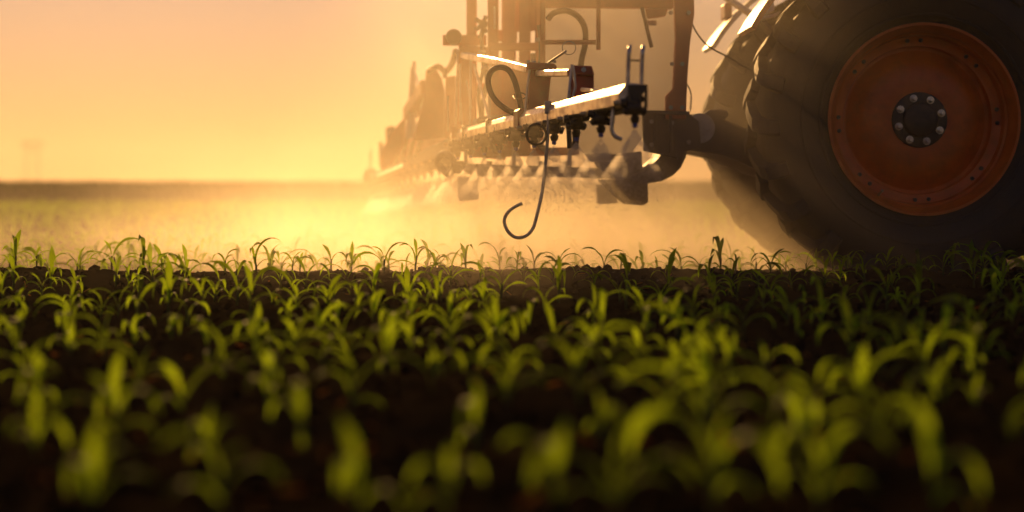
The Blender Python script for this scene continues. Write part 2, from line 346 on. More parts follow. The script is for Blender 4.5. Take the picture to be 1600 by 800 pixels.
# ------------------------------------------------------------------ corn
def leaf_curve(L, up, droop, w, seg=8, twist=0.0):
    # spine in the X-Z plane: starts steep, arches over and droops; returns (seg+1, 3, 3)
    pts = []; x = z = 0.0; ang = up; ds = L / seg
    for i in range(seg + 1):
        t = i / seg; pts.append((x, z, ang)); a2 = up - droop * t ** 1.3; ang = a2; x += math.cos(a2) * ds; z += math.sin(a2) * ds
    out = []
    for i, (x, z, a) in enumerate(pts):
        t = i / seg; ww = w * (0.42 + 0.58 * math.sin(min(t * 1.9, 1.57)) if t < .5 else 1) * (1 if t < .5 else max(0.03, 1 - ((t - .5) / .5) ** 1.7)) / 2
        tw = twist * t; fold = 0.38 * (1 - .5 * t)
        nrm = Vector((-math.sin(a), 0, math.cos(a))); side = Vector((0, 1, 0)); tg = Vector((math.cos(a), 0, math.sin(a)))
        s2 = side * math.cos(tw) + nrm * math.sin(tw); n2 = nrm * math.cos(tw) - side * math.sin(tw)
        wav = 0.10 * ww * math.sin(i * 1.9)
        c = Vector((x, 0, z)); out.append([c + s2 * ww + n2 * (ww * fold + wav), c, c - s2 * ww + n2 * (ww * fold - wav)])
    return out
def leaf_mesh(L, up, droop, w, seg=8, twist=0.0):
    g = leaf_curve(L, up, droop, w, seg, twist); v = [p for r in g for p in r]
    f = [(i * 3 + k, i * 3 + k + 1, i * 3 + k + 4, i * 3 + k + 3) for i in range(seg) for k in range(2)]
    return v, f
LEAVES = []
lr = random.Random(5)
for i in range(30):
    kind = i % 3
    if kind == 0: p = (lr.uniform(.08, .14), R(lr.uniform(66, 86)), R(lr.uniform(25, 115)), lr.uniform(.020, .030))      # upright centre leaf
    elif kind == 1: p = (lr.uniform(.16, .26), R(lr.uniform(56, 78)), R(lr.uniform(115, 180)), lr.uniform(.018, .028))  # arching
    else: p = (lr.uniform(.10, .18), R(lr.uniform(35, 62)), R(lr.uniform(80, 145)), lr.uniform(.014, .022))             # low leaf
    v, f = leaf_mesh(*p, seg=9, twist=lr.uniform(-1.0, 1.0))
    me = bpy.data.meshes.new('leaf'); me.from_pydata(v, [], f); me.update(); me.materials.append(MATS['corn_leaf'])
    me.polygons.foreach_set('use_smooth', [True] * len(f))
    vl, fl = leaf_mesh(*p, seg=5, twist=0.3)
    LEAVES.append((me, np.array(v), np.array(f), np.array(vl), np.array(fl)))
STEMS = []
for i in range(4):
    h = (.055, .07, .085, .10)[i]
    b = MB().tube([(0, 0, -.02), (.002, 0, h * .4), (-.001, .002, h * .8), (0, 0, h)], .0065, 7, .0045)
    me = bpy.data.meshes.new('stem'); me.from_pydata(b.v, [], b.f); me.update(); me.materials.append(MATS['corn_stem'])
    me.polygons.foreach_set('use_smooth', [True] * len(b.f)); STEMS.append((me, h, np.array(b.v), b.f))
def plant_spec(r):
    h = r.randrange(4); n = r.choice((3, 4, 4, 5, 5, 6)); a0 = r.uniform(0, 6.28); spec = []
    for k in range(n):
        t = k / (n - 1)
        kind = 2 if t < .3 else (1 if t < .85 else 0)
        li = r.randrange(10) * 3 + kind
        spec.append((li, a0 + k * math.pi + r.uniform(-.55, .55), STEMS[h][1] * (.28 + .72 * t), r.uniform(.85, 1.15)))
    return h, spec
plants = []
pr = random.Random(21)
for k in range(-11, 54):
    y0 = ROW0 + ROWS * k
    half = 0.25 * y0 * (1.15 if y0 < 15 else 1.08) + .35
    x = -half + pr.uniform(0, .15)
    while x < half:
        y = y0 + TY * x + pr.uniform(-.03, .03)
        if pr.random() > .12: plants.append((x, y, k, pr.uniform(.60, 1.0), pr.uniform(0, 6.28), pr.uniform(-.10, .10), pr.uniform(-.10, .10)))
        x += max(.07, pr.gauss(.160, .05))
def in_wheel(x, y):                            # nothing grows where the tyres stand
    yy = y - TY * x
    return (abs(yy - 11.22) < .27 or abs(yy - 13.32) < .27) and 1.2 < x < 3.4
plants = [p for p in plants if not in_wheel(p[0], p[1])]
ONES = ['', 'first', 'second', 'third', 'fourth', 'fifth', 'sixth', 'seventh', 'eighth', 'ninth', 'tenth', 'eleventh', 'twelfth', 'thirteenth', 'fourteenth', 'fifteenth', 'sixteenth', 'seventeenth', 'eighteenth', 'nineteenth']
CARD = ['', '', 'two', 'three', 'four', 'five', 'six', 'seven']
def ordinal(n):
    if n < 20: return ONES[n]
    t = {2: 'twent', 3: 'thirt', 4: 'fort', 5: 'fift'}[n // 10]
    return t + 'ieth' if n % 10 == 0 else t + 'y-' + ONES[n % 10]
def px_of(x, y): return 800 + F * x / y
rows = {}
for p in plants:
    if -45 < px_of(p[0], p[1]) < 1645: rows.setdefault(p[2], []).append(p)
single = set(); order = sorted(rows)
for k in order:
    if len(single) + len(rows[k]) > 300: break
    single.update(rows[k])
rest_v, rest_f, tot = [], [], 0
for k in order:
    if not (rows[k][0] in single): break
    for j, p in enumerate(sorted(rows[k])):
        x, y, _, s, rz, tx, ty = p
        h, spec = plant_spec(pr)
        st_o = bpy.data.objects.new('corn_plant', STEMS[h][0]); C.objects.link(st_o)
        st_o.location = (x, y, float(ground_h(np.array([x]), np.array([y]))[0])); st_o.rotation_euler = (tx, ty, rz); st_o.scale = (s, s, s)
        rw = 'nearest row' if k == order[0] else ordinal(k - order[0] + 1) + ' nearest row'
        size = 'small' if s < .72 else ('tall' if s > .89 else 'young')
        tag(st_o, f'{size} corn plant with {CARD[len(spec)]} leaves, {ordinal(j + 1)} from left in the {rw}', 'corn plant', 'young corn plants in rows')
        for li, a, z, ls in spec:
            lo = bpy.data.objects.new('leaf', LEAVES[li][0]); C.objects.link(lo); lo.parent = st_o
            lo.location = (math.cos(a) * .004, math.sin(a) * .004, z); lo.rotation_euler = (0, 0, a); lo.scale = (ls, ls, ls)
for p in plants:
    if p in single: continue
    x, y, k, s, rz, tx, ty = p
    if y > 14 and not (-60 < px_of(x, y) < 1660): continue
    h, spec = plant_spec(pr); lod = 3 if y > 17 else 1
    M0 = np.array(Matrix.LocRotScale(Vector((x, y, float(ground_h(np.array([x]), np.array([y]))[0]))), Matrix.Rotation(rz, 3, 'Z'), Vector((s, s, s))))
    for li, a, z, ls in spec:
        ca, sa = math.cos(a) * ls, math.sin(a) * ls; v = LEAVES[li][lod]; f = LEAVES[li][lod + 1]
        w = np.stack([v[:, 0] * ca - v[:, 1] * sa, v[:, 0] * sa + v[:, 1] * ca, v[:, 2] * ls + z], -1)
        rest_v.append(w @ M0[:3, :3].T + M0[:3, 3]); rest_f.append(f + tot); tot += len(v)
    if lod == 1:
        v = STEMS[h][2]; nq = np.array([q for q in STEMS[h][3] if len(q) == 4])
        rest_v.append(v @ M0[:3, :3].T + M0[:3, 3]); rest_f.append(nq + tot); tot += len(v)
tag(arrays_obj('corn_rows', np.concatenate(rest_v), np.concatenate(rest_f), 'corn_leaf', smooth=True), 'rows of young corn running on into the misty distance', 'corn', None, 'stuff')

# ------------------------------------------------------------------ tractor
WX, WY, WZ = P(1446, 186, 11).x, 11.0, P(1446, 186, 11).z
RT = 0.928
tr = empty('tractor', (WX, 12.3, -.05))
tag(tr, 'orange-wheeled farm tractor with dusty black tyres pulling through the corn at right', 'tractor')
fwd = Vector((math.cos(YAW), math.sin(YAW), 0)); axl = Vector((-math.sin(YAW), math.cos(YAW), 0))
WB = Matrix.Translation((WX, WY, WZ)) @ Matrix.Rotation(YAW, 4, 'Z')     # wheel frame: Y runs along the axle away from the camera
def put(o, M):
    o.data.transform(M); return o
def rear_wheel(M, flip):
    tw = .50
    prof = [(.505, .045), (.535, .030), (.556, .020), (.560, .012), (.572, .010), (.576, .016), (.60, .006), (.66, -.008), (.664, -.013), (.672, -.014), (.676, -.010), (.70, -.012), (.78, -.004), (.835, .020), (.868, .055), (.880, .10), (.886, .25), (.880, .40), (.868, .445), (.835, .48), (.78, .504), (.70, .512), (.60, .494), (.535, .47), (.505, .455)]
    b = MB().lathe(prof, 96)
    ty = put(b.build('tyre', 'tyre_rubber', None, True), M); attach(ty, tr)
    NL = 22
    lugs = {}
    for side in (0, 1):
        # a bar lug: from past the centre line, sweeping to the shoulder and down on to the sidewall
        path = [(.30, 0.00, .932), (.22, .035, .934), (.13, .075, .934), (.050, .11, .930), (-.004, .128, .905), (-.020, .135, .845), (-.020, .138, .79)]
        vs_ = []; fs = []
        for i, (ya, th, r) in enumerate(path):
            ya2 = ya if side == 0 else .5 - ya
            wb_, wt_ = .042, .030
            base = r - .055 if i < 5 else r - .012
            inn = (0, 0) if i < 4 else ((.03, 0) if i < 6 else (.03, 0))
            yb = ya + inn[0]; yb2 = yb if side == 0 else .5 - yb
            for (rr, yy, w) in ((base, yb2, wb_), (r, ya2, wt_)):
                for sg in (-1, 1):
                    t = th + sg * w / r * 1.15
                    vs_.append((rr * math.cos(t), yy, rr * math.sin(t)))
        n = len(path)
        for i in range(n - 1):
            a, c = i * 4, (i + 1) * 4
            fs += [(a + 2, a + 3, c + 3, c + 2), (a, a + 2, c + 2, c), (a + 3, a + 1, c + 1, c + 3), (a, c, c + 1, a + 1)]
        fs += [(0, 1, 3, 2), ((n - 1) * 4, (n - 1) * 4 + 2, (n - 1) * 4 + 3, (n - 1) * 4 + 1)]
        first = None
        for k in range(NL):
            Rk = M @ Matrix.Rotation(2 * math.pi * (k + .5 * side) / NL + .08, 4, 'Y')
            if first is None:
                first = MB().add(vs_, fs).build('lug', 'tyre_rubber', None, False, .003); lo = first
            else:
                lo = first.copy(); C.objects.link(lo)
            lo.matrix_world = Rk; lo.parent = ty; lo.matrix_parent_inverse = world_of(ty).inverted()
    # rim, disc, hub
    s = 1 if not flip else -1; o0 = 0.03 if not flip else .47
    def pf(lst): return [(r, o0 + s * a) for r, a in lst]
    rim = put(MB().lathe(pf([(.508, .012), (.522, -.004), (.520, -.012), (.506, -.012), (.498, .004), (.492, .03), (.478, .045), (.474, .09), (.462, .10), (.455, .15), (.425, .165), (.408, .165), (.404, .172), (.404, .24), (.50, .25), (.508, .012)]), 96).build('rim', 'rim_orange', None, True), M); attach(rim, tr)
    for k in range(8):
        for dk in (-.085, .085):
            t = 2 * math.pi * k / 8 + dk + .05
            q = MB().lathe([(.0, -.014), (.010, -.014), (.012, -.004), (.012, .004)], 6, 'Y', (.436 * math.cos(t), o0 + s * .158, .436 * math.sin(t)))
            bo = put(q.build('rim_bolt', 'dark_frame'), M); attach(bo, rim)
    dc = put(MB().lathe(pf([(.404, .225), (.385, .225), (.36, .20), (.33, .165), (.30, .140), (.25, .125), (.20, .12), (.150, .122), (.148, .128), (.02, .13)]), 96).build('wheel_disc', 'rim_orange', None, True), M); attach(dc, tr)
    hub = put(MB().lathe(pf([(.152, .125), (.150, .108), (.140, .104), (.095, .104), (.092, .080), (.082, .072), (.03, .070), (.001, .070)]), 48).build('hub', 'dark_frame', None, True), M); attach(hub, tr)
    for k in range(8):
        t = 2 * math.pi * k / 8 + .30; c = (.1215 * math.cos(t), o0 + s * .104, .1215 * math.sin(t))
        q = MB().lathe([(r, a * s) for r, a in [(.021, 0), (.021, -.006), (.0155, -.006), (.0155, -.024), (.010, -.026), (.0095, -.040), (.001, -.040)]], 12, 'Y', c)
        nu = put(q.build('wheel_nut', 'pale_steel', None, False), M); attach(nu, hub)
    vv = put(MB().tube([(.47 * math.cos(4.2), o0 + s * .09, .47 * math.sin(4.2)), (.44 * math.cos(4.2), o0 + s * .05, .44 * math.sin(4.2))], .007, 8).build('valve_stem', 'brass'), M); attach(vv, rim)
rear_wheel(WB, False)
rear_wheel(WB @ Matrix.Translation((0, 2.10, 0)), True)
TL = lambda x, y, z: WB @ Vector((x, y, z))     # tractor frame: x forward, y away along the axle, z up from the axle
def tpart(name, mat, mb, smooth=False, bevel=0.0, parent=None):
    o = mb.build(name, mat, None, smooth, bevel); o.data.transform(WB); attach(o, parent or tr); return o
tpart('axle_housing', 'dark_frame', MB().lathe([(.001, .50), (.11, .50), (.13, .62), (.17, .85), (.19, 1.0), (.19, 1.6), (.17, 1.75), (.13, 1.98), (.11, 2.1), (.001, 2.1)], 24), True)
tpart('transmission_housing', 'dark_frame', MB().box((.95, 1.3, .08), (2.3, .56, .62)).box((-.22, 1.3, .12), (.30, .46, .52)), False, .04)
tpart('hitch_frame', 'dark_frame', MB().box((-.42, 1.3, .18), (.14, .40, .60)).box((-.42, 1.3, -.22), (.22, .32, .16)), False, .02)
for yy in (-.10, 2.20):                         # fenders arch over each rear tyre
    b = MB(); n = 22; ri, w0, w1 = 1.03, yy if yy < 1 else yy - .20, (yy + .62) if yy < 1 else yy + .50
    w0, w1 = (.02, .60) if yy < 1 else (2.0, 2.58)
    vs_ = []
    for i in range(n + 1):
        t = R(48 + (152 - 48) * i / n) if yy < 1 else R(40 + (150 - 40) * i / n)
        for r in (ri, ri + .03):
            for ww in (w0, w1): vs_.append((r * math.cos(t), ww, r * math.sin(t)))
    fs = []
    for i in range(n):
        a, c = i * 4, i * 4 + 4
        fs += [(a, c, c + 1, a + 1), (a + 2, a + 3, c + 3, c + 2), (a, a + 2, c + 2, c), (a + 1, c + 1, c + 3, a + 3)]
    fs += [(0, 1, 3, 2), (n * 4, n * 4 + 2, n * 4 + 3, n * 4 + 1)]
    f_ = tpart('fender', 'white_paint' if yy > 1 else 'orange_paint', b.add(vs_, fs), True)  # far fender coloured white to stand for the sunlight on it
    t = R(136); c = (1.10 * math.cos(t), (w0 + w1) / 2, 1.10 * math.sin(t))
    tpart('tail_lamp', 'red_paint', MB().box(c, (.05, .22, .10)), False, .01, f_)
# cab, bonnet and front end (out of the picture to the top and right)
tpart('cab_body', 'orange_paint', MB().box((.45, 1.3, .78), (1.5, 1.20, .55)), False, .06)
for sx in (-.25, 1.25):
    for sy in (.72, 1.88): tpart('cab_pillar', 'black_plastic', MB().bar(TLs := (sx, sy, 1.05), (sx * .92 + .03, sy, 2.02), .08, .08))
for (x0, x1, y0, y1) in ((-.25, 1.25, .70, .715), (-.25, 1.25, 1.885, 1.90), (-.27, -.255, .76, 1.84), (1.255, 1.27, .76, 1.84)):
    tpart('cab_window', 'glass_dark', MB().box(((x0 + x1) / 2, (y0 + y1) / 2, 1.53), (x1 - x0, y1 - y0, .90)))
tpart('cab_roof', 'white_paint', MB().box((.5, 1.3, 2.08), (1.75, 1.36, .16)), False, .06)
tpart('bonnet', 'orange_paint', MB().box((2.25, 1.3, .66), (1.9, .80, .68)), False, .10)
tpart('front_axle', 'dark_frame', MB().box((2.65, 1.3, -.22), (.26, 1.75, .20)), False, .03)
for y0 in (.10, 2.10):
    prof = [(.40, .03), (.50, .0), (.58, .02), (.62, .07), (.63, .20), (.62, .33), (.58, .38), (.50, .40), (.40, .37)]
    ft = tpart('front_tyre', 'tyre_rubber', MB().lathe(prof, 48, 'Y', (2.65, y0, -.29)), True)
    tpart('front_rim', 'rim_orange', MB().lathe([(.41, .03), (.40, .05), (.36, .10), (.30, .14), (.12, .12), (.10, .09), (.001, .09)], 40, 'Y', (2.65, y0, -.29)), True)
# lower links of the rear hitch, the near one shows between sprayer and wheel
LD = 11.75
lk = [P(1066, 183, LD), P(1082, 178, LD), P(1100, 177, LD), P(1108, 172, LD), P(1124, 170, LD), P(1137, 173, LD), P(1139, 181, LD), P(1131, 186, LD), P(1176, 206, LD), P(1240, 226, LD), P(1330, 246, LD), P(1330, 296, LD), P(1240, 282, LD), P(1190, 268, LD), P(1140, 246, LD), P(1092, 236, LD), P(1066, 233, LD)]
o = MB().prism(lk, (0, .09, 0)).build('lower_link', 'dark_frame', tr, False, .012)
o2 = o.copy(); C.objects.link(o2); o2.location = Vector(o2.location) + axl * .95
pv = MB().lathe([(.001, 0), (.084, 0), (.086, .012), (.084, .05)], 36, 'Y', P(1094, 200, LD - .03)).build('link_pivot_plate', 'grey_steel', tr, True)
MB().lathe([(.001, -.03), (.026, -.03), (.030, -.02), (.030, 0)], 6, 'Y', P(1089, 198, LD - .03)).build('pivot_bolt', 'grey_steel', pv)
MB().lathe([(.034, -.012), (.048, -.012), (.048, .005), (.034, .005)], 20, 'Y', P(1089, 198, LD - .03)).build('pivot_washer', 'grey_steel', pv)
MB().tube([P(1131, -6, 12.6), P(1176, 24, 12.4)], .022, 10).build('lift_rod', 'pale_steel', tr, True)
MB().bar(P(1176, 24, 12.4), P(1215, 60, 12.3), .05, .05, .01).build('lift_rod_end', 'dark_frame', tr)
b = MB().prism([P(1190, -14, 11.9), P(1207, -14, 11.9), P(1211, 16, 11.9), P(1187, 26, 11.9)], (0, .12, 0))
lp = b.build('work_lamp', 'white_paint', tr, False, .008)
MB().prism([P(1183, 27, 11.87), P(1212, 20, 11.87), P(1220, 17, 11.87), P(1213, 25, 11.87), P(1184, 32, 11.87)], (0, .16, 0)).build('lamp_bracket', 'white_paint', lp)

# ------------------------------------------------------------------ sprayer
sp = empty('mounted_sprayer', (P(900, 285, 12.3).x, 12.3, -.05))
tag(sp, 'orange field sprayer with white tank and outstretched spray boom, mounted behind the tractor', 'sprayer')
def sbar(name, mat, a, b, w, h, cham=.006, smooth=False, parent=None, **k):
    return MB().bar(a, b, w, h, cham, **k).build(name, mat, parent or sp, smooth)
def splate(name, mat, pts, d, th, bevel=.006, parent=None):
    return MB().prism([P(x, y, d) for x, y in pts], (0, th, 0)).build(name, mat, parent or sp, False, bevel)
def srod(name, mat, pts, r, n=10, sm=6, parent=None):
    return MB().tube(spline(pts, sm) if len(pts) > 2 else pts, r, n).build(name, mat, parent or sp, True)

# tank: rounded body with a tapering sump, seen from behind and the side
def tank():
    d0, d1 = 11.75, 12.30
    levels = [(-62, 872, 1046, .10), (-48, 856, 1062, .03), (-28, 849, 1071, 0), (0, 848, 1072, 0), (90, 848, 1070, 0), (140, 852, 1062, .02), (175, 866, 1044, .07), (205, 890, 1015, .17), (240, 915, 990, .28), (252, 925, 980, .36)]
    b = MB(); n = 44; vs_ = []
    for py, l, r, ins in levels:
        a, c = P(l, py, d0), P(r, py, d0); cx = (a.x + c.x) / 2; hx = (c.x - a.x) / 2; cyy = (d0 + d1) / 2; hy = (d1 - d0) / 2 - ins
        for k in range(n):
            t = 2 * math.pi * k / n; ct, s_ = math.cos(t), math.sin(t); e = .36
            vs_.append((cx + hx * math.copysign(abs(ct) ** e, ct), cyy + hy * math.copysign(abs(s_) ** e, s_), a.z))
    m = len(levels)
    fs = [(i * n + k, i * n + (k + 1) % n, (i + 1) * n + (k + 1) % n, (i + 1) * n + k) for i in range(m - 1) for k in range(n)] + [tuple(range(n)), tuple(range((m - 1) * n, m * n))[::-1]]
    o = b.add(vs_, fs).build('tank', 'tank_plastic', sp, True)
    MB().lathe([(.001, .10), (.20, .10), (.22, .07), (.22, 0)], 32, 'Z', (P(950, 0, 12.3).x, 12.35, P(950, -62, 11.75).z)).build('tank_lid', 'black_plastic', o, True)
tank()
# frame post hugging the tank on the tractor side
splate('tank_frame_post', 'orange_paint', [(1052, -45), (1084, -45), (1085, 22), (1082, 42), (1078, 70), (1075, 110), (1073, 150), (1072, 186), (1040, 186), (1041, 150), (1052, 138), (1056, 60)], 11.66, .10)
splate('tank_frame_rail', 'orange_paint', [(846, -30), (1052, -30), (1052, 13), (846, 11)], 11.62, .08)
splate('tank_bracket', 'orange_paint', [(1008, 13.5), (1044, 13.5), (1040, 25), (1012, 29)], 11.60, .06)
sbar('level_gauge', 'dark_frame', P(1003, 12, 11.58), P(1018, 74, 11.58), .02, .025)
splate('hitch_plate', 'dark_frame', [(1004, 176), (1078, 178), (1092, 190), (1096, 232), (1072, 236), (1066, 250), (1040, 243), (1006, 236)], 11.68, .07)
# curved lower shield under the tank with two slots of light
def shield():
    pts = [(1074, 228), (1072, 245), (1064, 262), (1052, 274), (1034, 283), (1010, 287), (985, 285), (985, 276), (1003, 268), (1018, 258), (1030, 246), (1040, 230)]
    splate('lower_shield', 'dark_frame', pts, 11.72, .85, .01)
shield()
splate('sump_guard', 'dark_frame', [(930, 246), (985, 238), (1003, 236), (1004, 266), (984, 284), (960, 276), (938, 262)], 12.0, .5, .01)
# lower chassis rails and parking legs
sbar('chassis_rail', 'dark_frame', P(709, 263, 12.25), P(1006, 273, 12.25), .10, .062)
sbar('chassis_rail', 'dark_frame', P(735, 268, 13.0), P(1000, 271, 13.0), .10, .06)
sbar('chassis_crossbar', 'dark_frame', P(716, 259, 12.32), P(722, 264, 12.95), .07, .06)
splate('parking_leg', 'white_paint', [(714, 276), (748, 276), (747, 312), (717, 314)], 12.2, .12)
splate('parking_leg', 'white_paint', [(932, 288), (958, 288), (966, 318), (933, 319)], 12.55, .12)
splate('side_leg', 'dark_frame', [(934, 280), (1012, 280), (1013, 316), (1005, 321), (975, 319), (958, 304)], 12.15, .12)
for x, w in ((803, 8), (728, 7), (890, 6)):
    sbar('chassis_upright', 'pale_steel', P(x, 200, 12.35), P(x, 262, 12.35), .025, .025 + .0002 * w)
sbar('chassis_tube', 'orange_paint', P(735, 240, 12.5), P(905, 236, 12.5), .05, .05)
# mast: tall posts that carry the boom
for x0, x1, top, bot, d in ((729, 745, -50, 232, 12.75), (762, 779, -50, 236, 12.45), (784, 806, -50, 240, 12.6), (811, 829, -50, 238, 12.5), (836, 850, -50, 236, 12.35)):
    a, c = P((x0 + x1) / 2, top, d), P((x0 + x1) / 2, bot, d)
    sbar('mast_post', 'orange_paint', c, a, (x1 - x0) / F * d, .09, .008)
for pts in ([(804, -50), (838, -50), (838, 48), (804, 50)], [(766, 46), (808, 48), (808, 66), (766, 64)], [(766, 99), (848, 99), (848, 200), (766, 200)], [(746, 190), (790, 190), (790, 250), (746, 246)]):
    splate('mast_panel', 'orange_paint', pts, 12.72, .02, .003)
for x0, x1, y0, y1, d in ((692, 760, 55, 71, 12.68), (764, 870, 67, 79, 12.28), (706, 850, 196, 216, 12.3), (760, 848, -40, -18, 12.3), (720, 850, 130, 141, 12.9)):
    a, c = P(x0, (y0 + y1) / 2, d), P(x1, (y0 + y1) / 2, d)
    sbar('mast_crossbar', 'orange_paint', a, c, .06, (y1 - y0) / F * d)
b = MB().lathe([(.001, -.03), (.045, -.03), (.05, -.02), (.05, .03), (.04, .05), (.001, .05)], 16, 'Y', P(709, 58, 12.6)); b.build('mast_pulley', 'dark_frame', sp, True)
b = MB()
for k in range(5):
    t = k * 1.2566; c = P(755, 38, 12.55); b.tube([c, c + Vector((math.cos(t) * .055, 0, math.sin(t) * .055))], .013, 8)
b.lathe([(.001, -.03), (.028, -.03), (.028, .03), (.001, .03)], 12, 'Y', P(755, 38, 12.55)); b.build('valve_handle', 'black_plastic', sp, True)
sbar('valve_pipe', 'dark_frame', P(756, 42, 12.55), P(751, 60, 12.55), .03, .03)
for x, t0, t1 in ((773, 10, 45), (719, 100, 190), (700, 150, 205)):
    srod('mast_rod', 'pale_steel', [P(x, t0, 12.2), P(x, t1, 12.2)], .006)
srod('hydraulic_cylinder', 'dark_frame', [P(752, 190, 12.1), P(810, 186, 11.8)], .032, 14)
srod('cylinder_rod', 'grey_steel', [P(742, 192, 12.15), P(752, 190, 12.1)], .02, 10)
# orange frame of pipework on the rear of the tank
sbar('pipe_frame_upright', 'orange_paint', P(935, -40, 11.45), P(935, 78, 11.45), .024, .024)
sbar('pipe_frame_crossbar', 'orange_paint', P(846, 66, 11.46), P(931, 66, 11.46), .026, .026)
sbar('pipe_frame_upright', 'orange_paint', P(848, -40, 11.5), P(848, 120, 11.5), .03, .024)
srod('tank_hose', 'black_rubber_hose', [P(856, 30, 11.5), P(866, 20, 11.48), P(885, 17, 11.46), P(903, 26, 11.46), P(914, 45, 11.5), P(914, 70, 11.55), P(909, 92, 11.58), P(905, 125, 11.6)], .017, 12)
srod('drain_hose', 'black_rubber_hose', [P(690, 262, 12.6), P(700, 272, 12.5), P(709, 262, 12.4), P(706, 246, 12.4), P(692, 240, 12.5), P(683, 252, 12.6), P(690, 264, 12.62)], .020, 12)

for k, (x, top) in enumerate(((752, 60), (757, 84), (832, 84), (842, 40))):
    srod('mast_hose', 'black_rubber_hose', [P(x, top, 12.26 - .02 * k), P(x + 3, top + 45, 12.22 - .02 * k), P(x - 4, top + 90, 12.2 - .02 * k), P(x + 6 - 3 * k, 214, 12.18 - .02 * k), P(x + 22, 236, 12.16)], .011 + .002 * (k % 3), 8)
    MB().lathe([(.020, -.012), (.023, -.008), (.023, .008), (.020, .012)], 12, 'Z', P(x + 1, top + 22, 12.24 - .02 * k), True).build('hose_clamp', 'grey_steel', sp)
for x, y in ((1048, 20), (1076, 20), (1050, 100), (1066, 100), (1048, 168), (1066, 168), (1018, 190), (1050, 192), (1076, 222), (1018, 226)):
    MB().lathe([(.001, -.016), (.012, -.016), (.013, -.012), (.013, .004)], 6, 'Y', P(x, y, 11.655)).build('frame_bolt', 'grey_steel', sp)
splate('hitch_plate_flange', 'dark_frame', [(1004, 172), (1078, 174), (1078, 179.5), (1004, 177.5)], 11.64, .14, .004)
for x in (1022, 1046): splate('hitch_rib', 'dark_frame', [(x, 180), (x + 4, 180), (x + 6, 236), (x, 238)], 11.63, .05, .003)
for x in (760, 842, 880, 960): splate('rail_gusset', 'dark_frame', [(x, 252), (x + 10, 252), (x + 4, 266), (x, 266)], 12.19, .02, .002)
splate('id_plate', 'white_paint', [(1010, 32), (1026, 32), (1026, 40), (1010, 40)], 11.735, .004, 0)

# near boom wing: the lit beam runs towards the camera
def beam(y): 
    t = (y - 8.0) / 4.5; a, c = P(985, 147, 8.0), P(712, 212, 12.5); return a + (c - a) * t
bw = (beam(12.5) - beam(8.0)).normalized()
def on_px(px):                                  # depth at which the beam passes a column of the picture
    lo, hi = 7.5, 13.0
    for _ in range(40):
        m = (lo + hi) / 2; q = beam(m)
        if 800 + F * q.x / q.y > px: lo = m
        else: hi = m
    return (lo + hi) / 2
def profile_beam(name, y0, y1, h0, h1, mat='pale_steel'):
    # hollow boom section with a broad sloping upper face
    b = MB(); vs_ = []
    for y, h in ((y0, h0), (y1, h1)):
        c = beam(y); s = h / .086
        for (u, z) in ((-.010, .043), (-.020, .040), (-.046, .004), (-.044, -.043), (.036, -.043), (.043, -.030), (.043, .030), (.030, .043)):
            vs_.append(c + Vector((u * s, 0, z * s)))
    n = 8
    b.add(vs_, [(i, (i + 1) % n, n + (i + 1) % n, n + i) for i in range(n)] + [tuple(range(n)), tuple(range(2 * n - 1, n - 1, -1))])
    return b.build(name, mat, sp, False, .004)
ysplit = on_px(822)
profile_beam('boom_beam', 8.0, ysplit - .02, .086, .080)
profile_beam('boom_beam', ysplit + .05, 12.5, .072, .066)
c = beam(ysplit + .02); sbar('boom_hinge', 'red_paint', c - bw * .06, c + bw * .06, .10, .10, .012)
for px in (771, 700 + 33):                      # straps round the beam
    c = beam(on_px(px)); sbar('cable_strap', 'black_plastic', c - bw * .006, c + bw * .006, .086, .086, .01)
# end plate, guard hoop and steel rods at the tip
e = beam(8.0)
ep = MB().prism([P(981, 132, 7.96), P(1012, 132, 7.96), P(1012, 169, 7.96), P(1007, 169, 7.96), P(1008, 142, 7.96), P(999, 156, 7.96), P(998, 170, 7.96), P(984, 170, 7.96)], (0, .045, 0)).build('boom_end_plate', 'black_plastic', sp, False, .003)
for x0 in (982, 1003):
    srod('guard_upright', 'pale_steel', [P(x0 - 1, 132, 8.02), P(x0, 96, 8.02), P(x0 + 1, 80, 8.02), P(x0 + 2, 73, 8.05)], .0088, 12)
srod('guard_crossbar', 'dark_frame', [P(984, 94, 8.02), P(1003, 95, 8.02)], .0035)
srod('nozzle_guard_rod', 'pale_steel', [P(962, 134, 8.22), P(960, 160, 8.22), P(957, 190, 8.22), P(956, 203, 8.22), P(961, 213, 8.22), P(972, 218, 8.22)], .0085, 12)
# upper rail of the truss and its thin lattice rods
top_in, top_mid = P(726, 87, 12.3), P(829, 108, 10.3)
b = MB(); pts = spline([top_in, P(775, 95, 11.3), top_mid], 6)
for i in range(len(pts) - 1): b.bar(pts[i], pts[i + 1] + (pts[i + 1] - pts[i]) * .02, .05, .040, .006, None, None)
b.build('truss_rail', 'pale_steel', sp)
sbar('truss_rail', 'pale_steel', P(843, 115, 10.1), P(893, 114, 9.3), .042, .034)
sbar('truss_rail', 'pale_steel', P(910, 140, 9.1), P(946, 143, 8.6), .02, .018)
for (x0, y0, d0, x1, y1, d1, w) in ((736, 92, 12.1, 734, 206, 12.1, .008), (766, 98, 11.5, 764, 190, 11.5, .009), (741, 101, 12.0, 765, 186, 11.5, .008), (720, 160, 12.3, 722, 204, 12.3, .007), (729, 126, 12.2, 737, 170, 12.1, .005)):
    srod('lattice_rod', 'pale_steel', [P(x0, y0, d0), P(x1, y1, d1)], w, 8)
splate('boom_root_plate', 'orange_paint', [(717, 74), (735, 80), (734, 205), (712, 206)], 12.42, .06)
sbar('root_plate_edge', 'pale_steel', P(716, 78, 12.40), P(712, 206, 12.40), .014, .014)
splate('boom_root_cap', 'orange_paint', [(716, 70), (762, 73), (766, 84), (718, 82)], 12.40, .10)
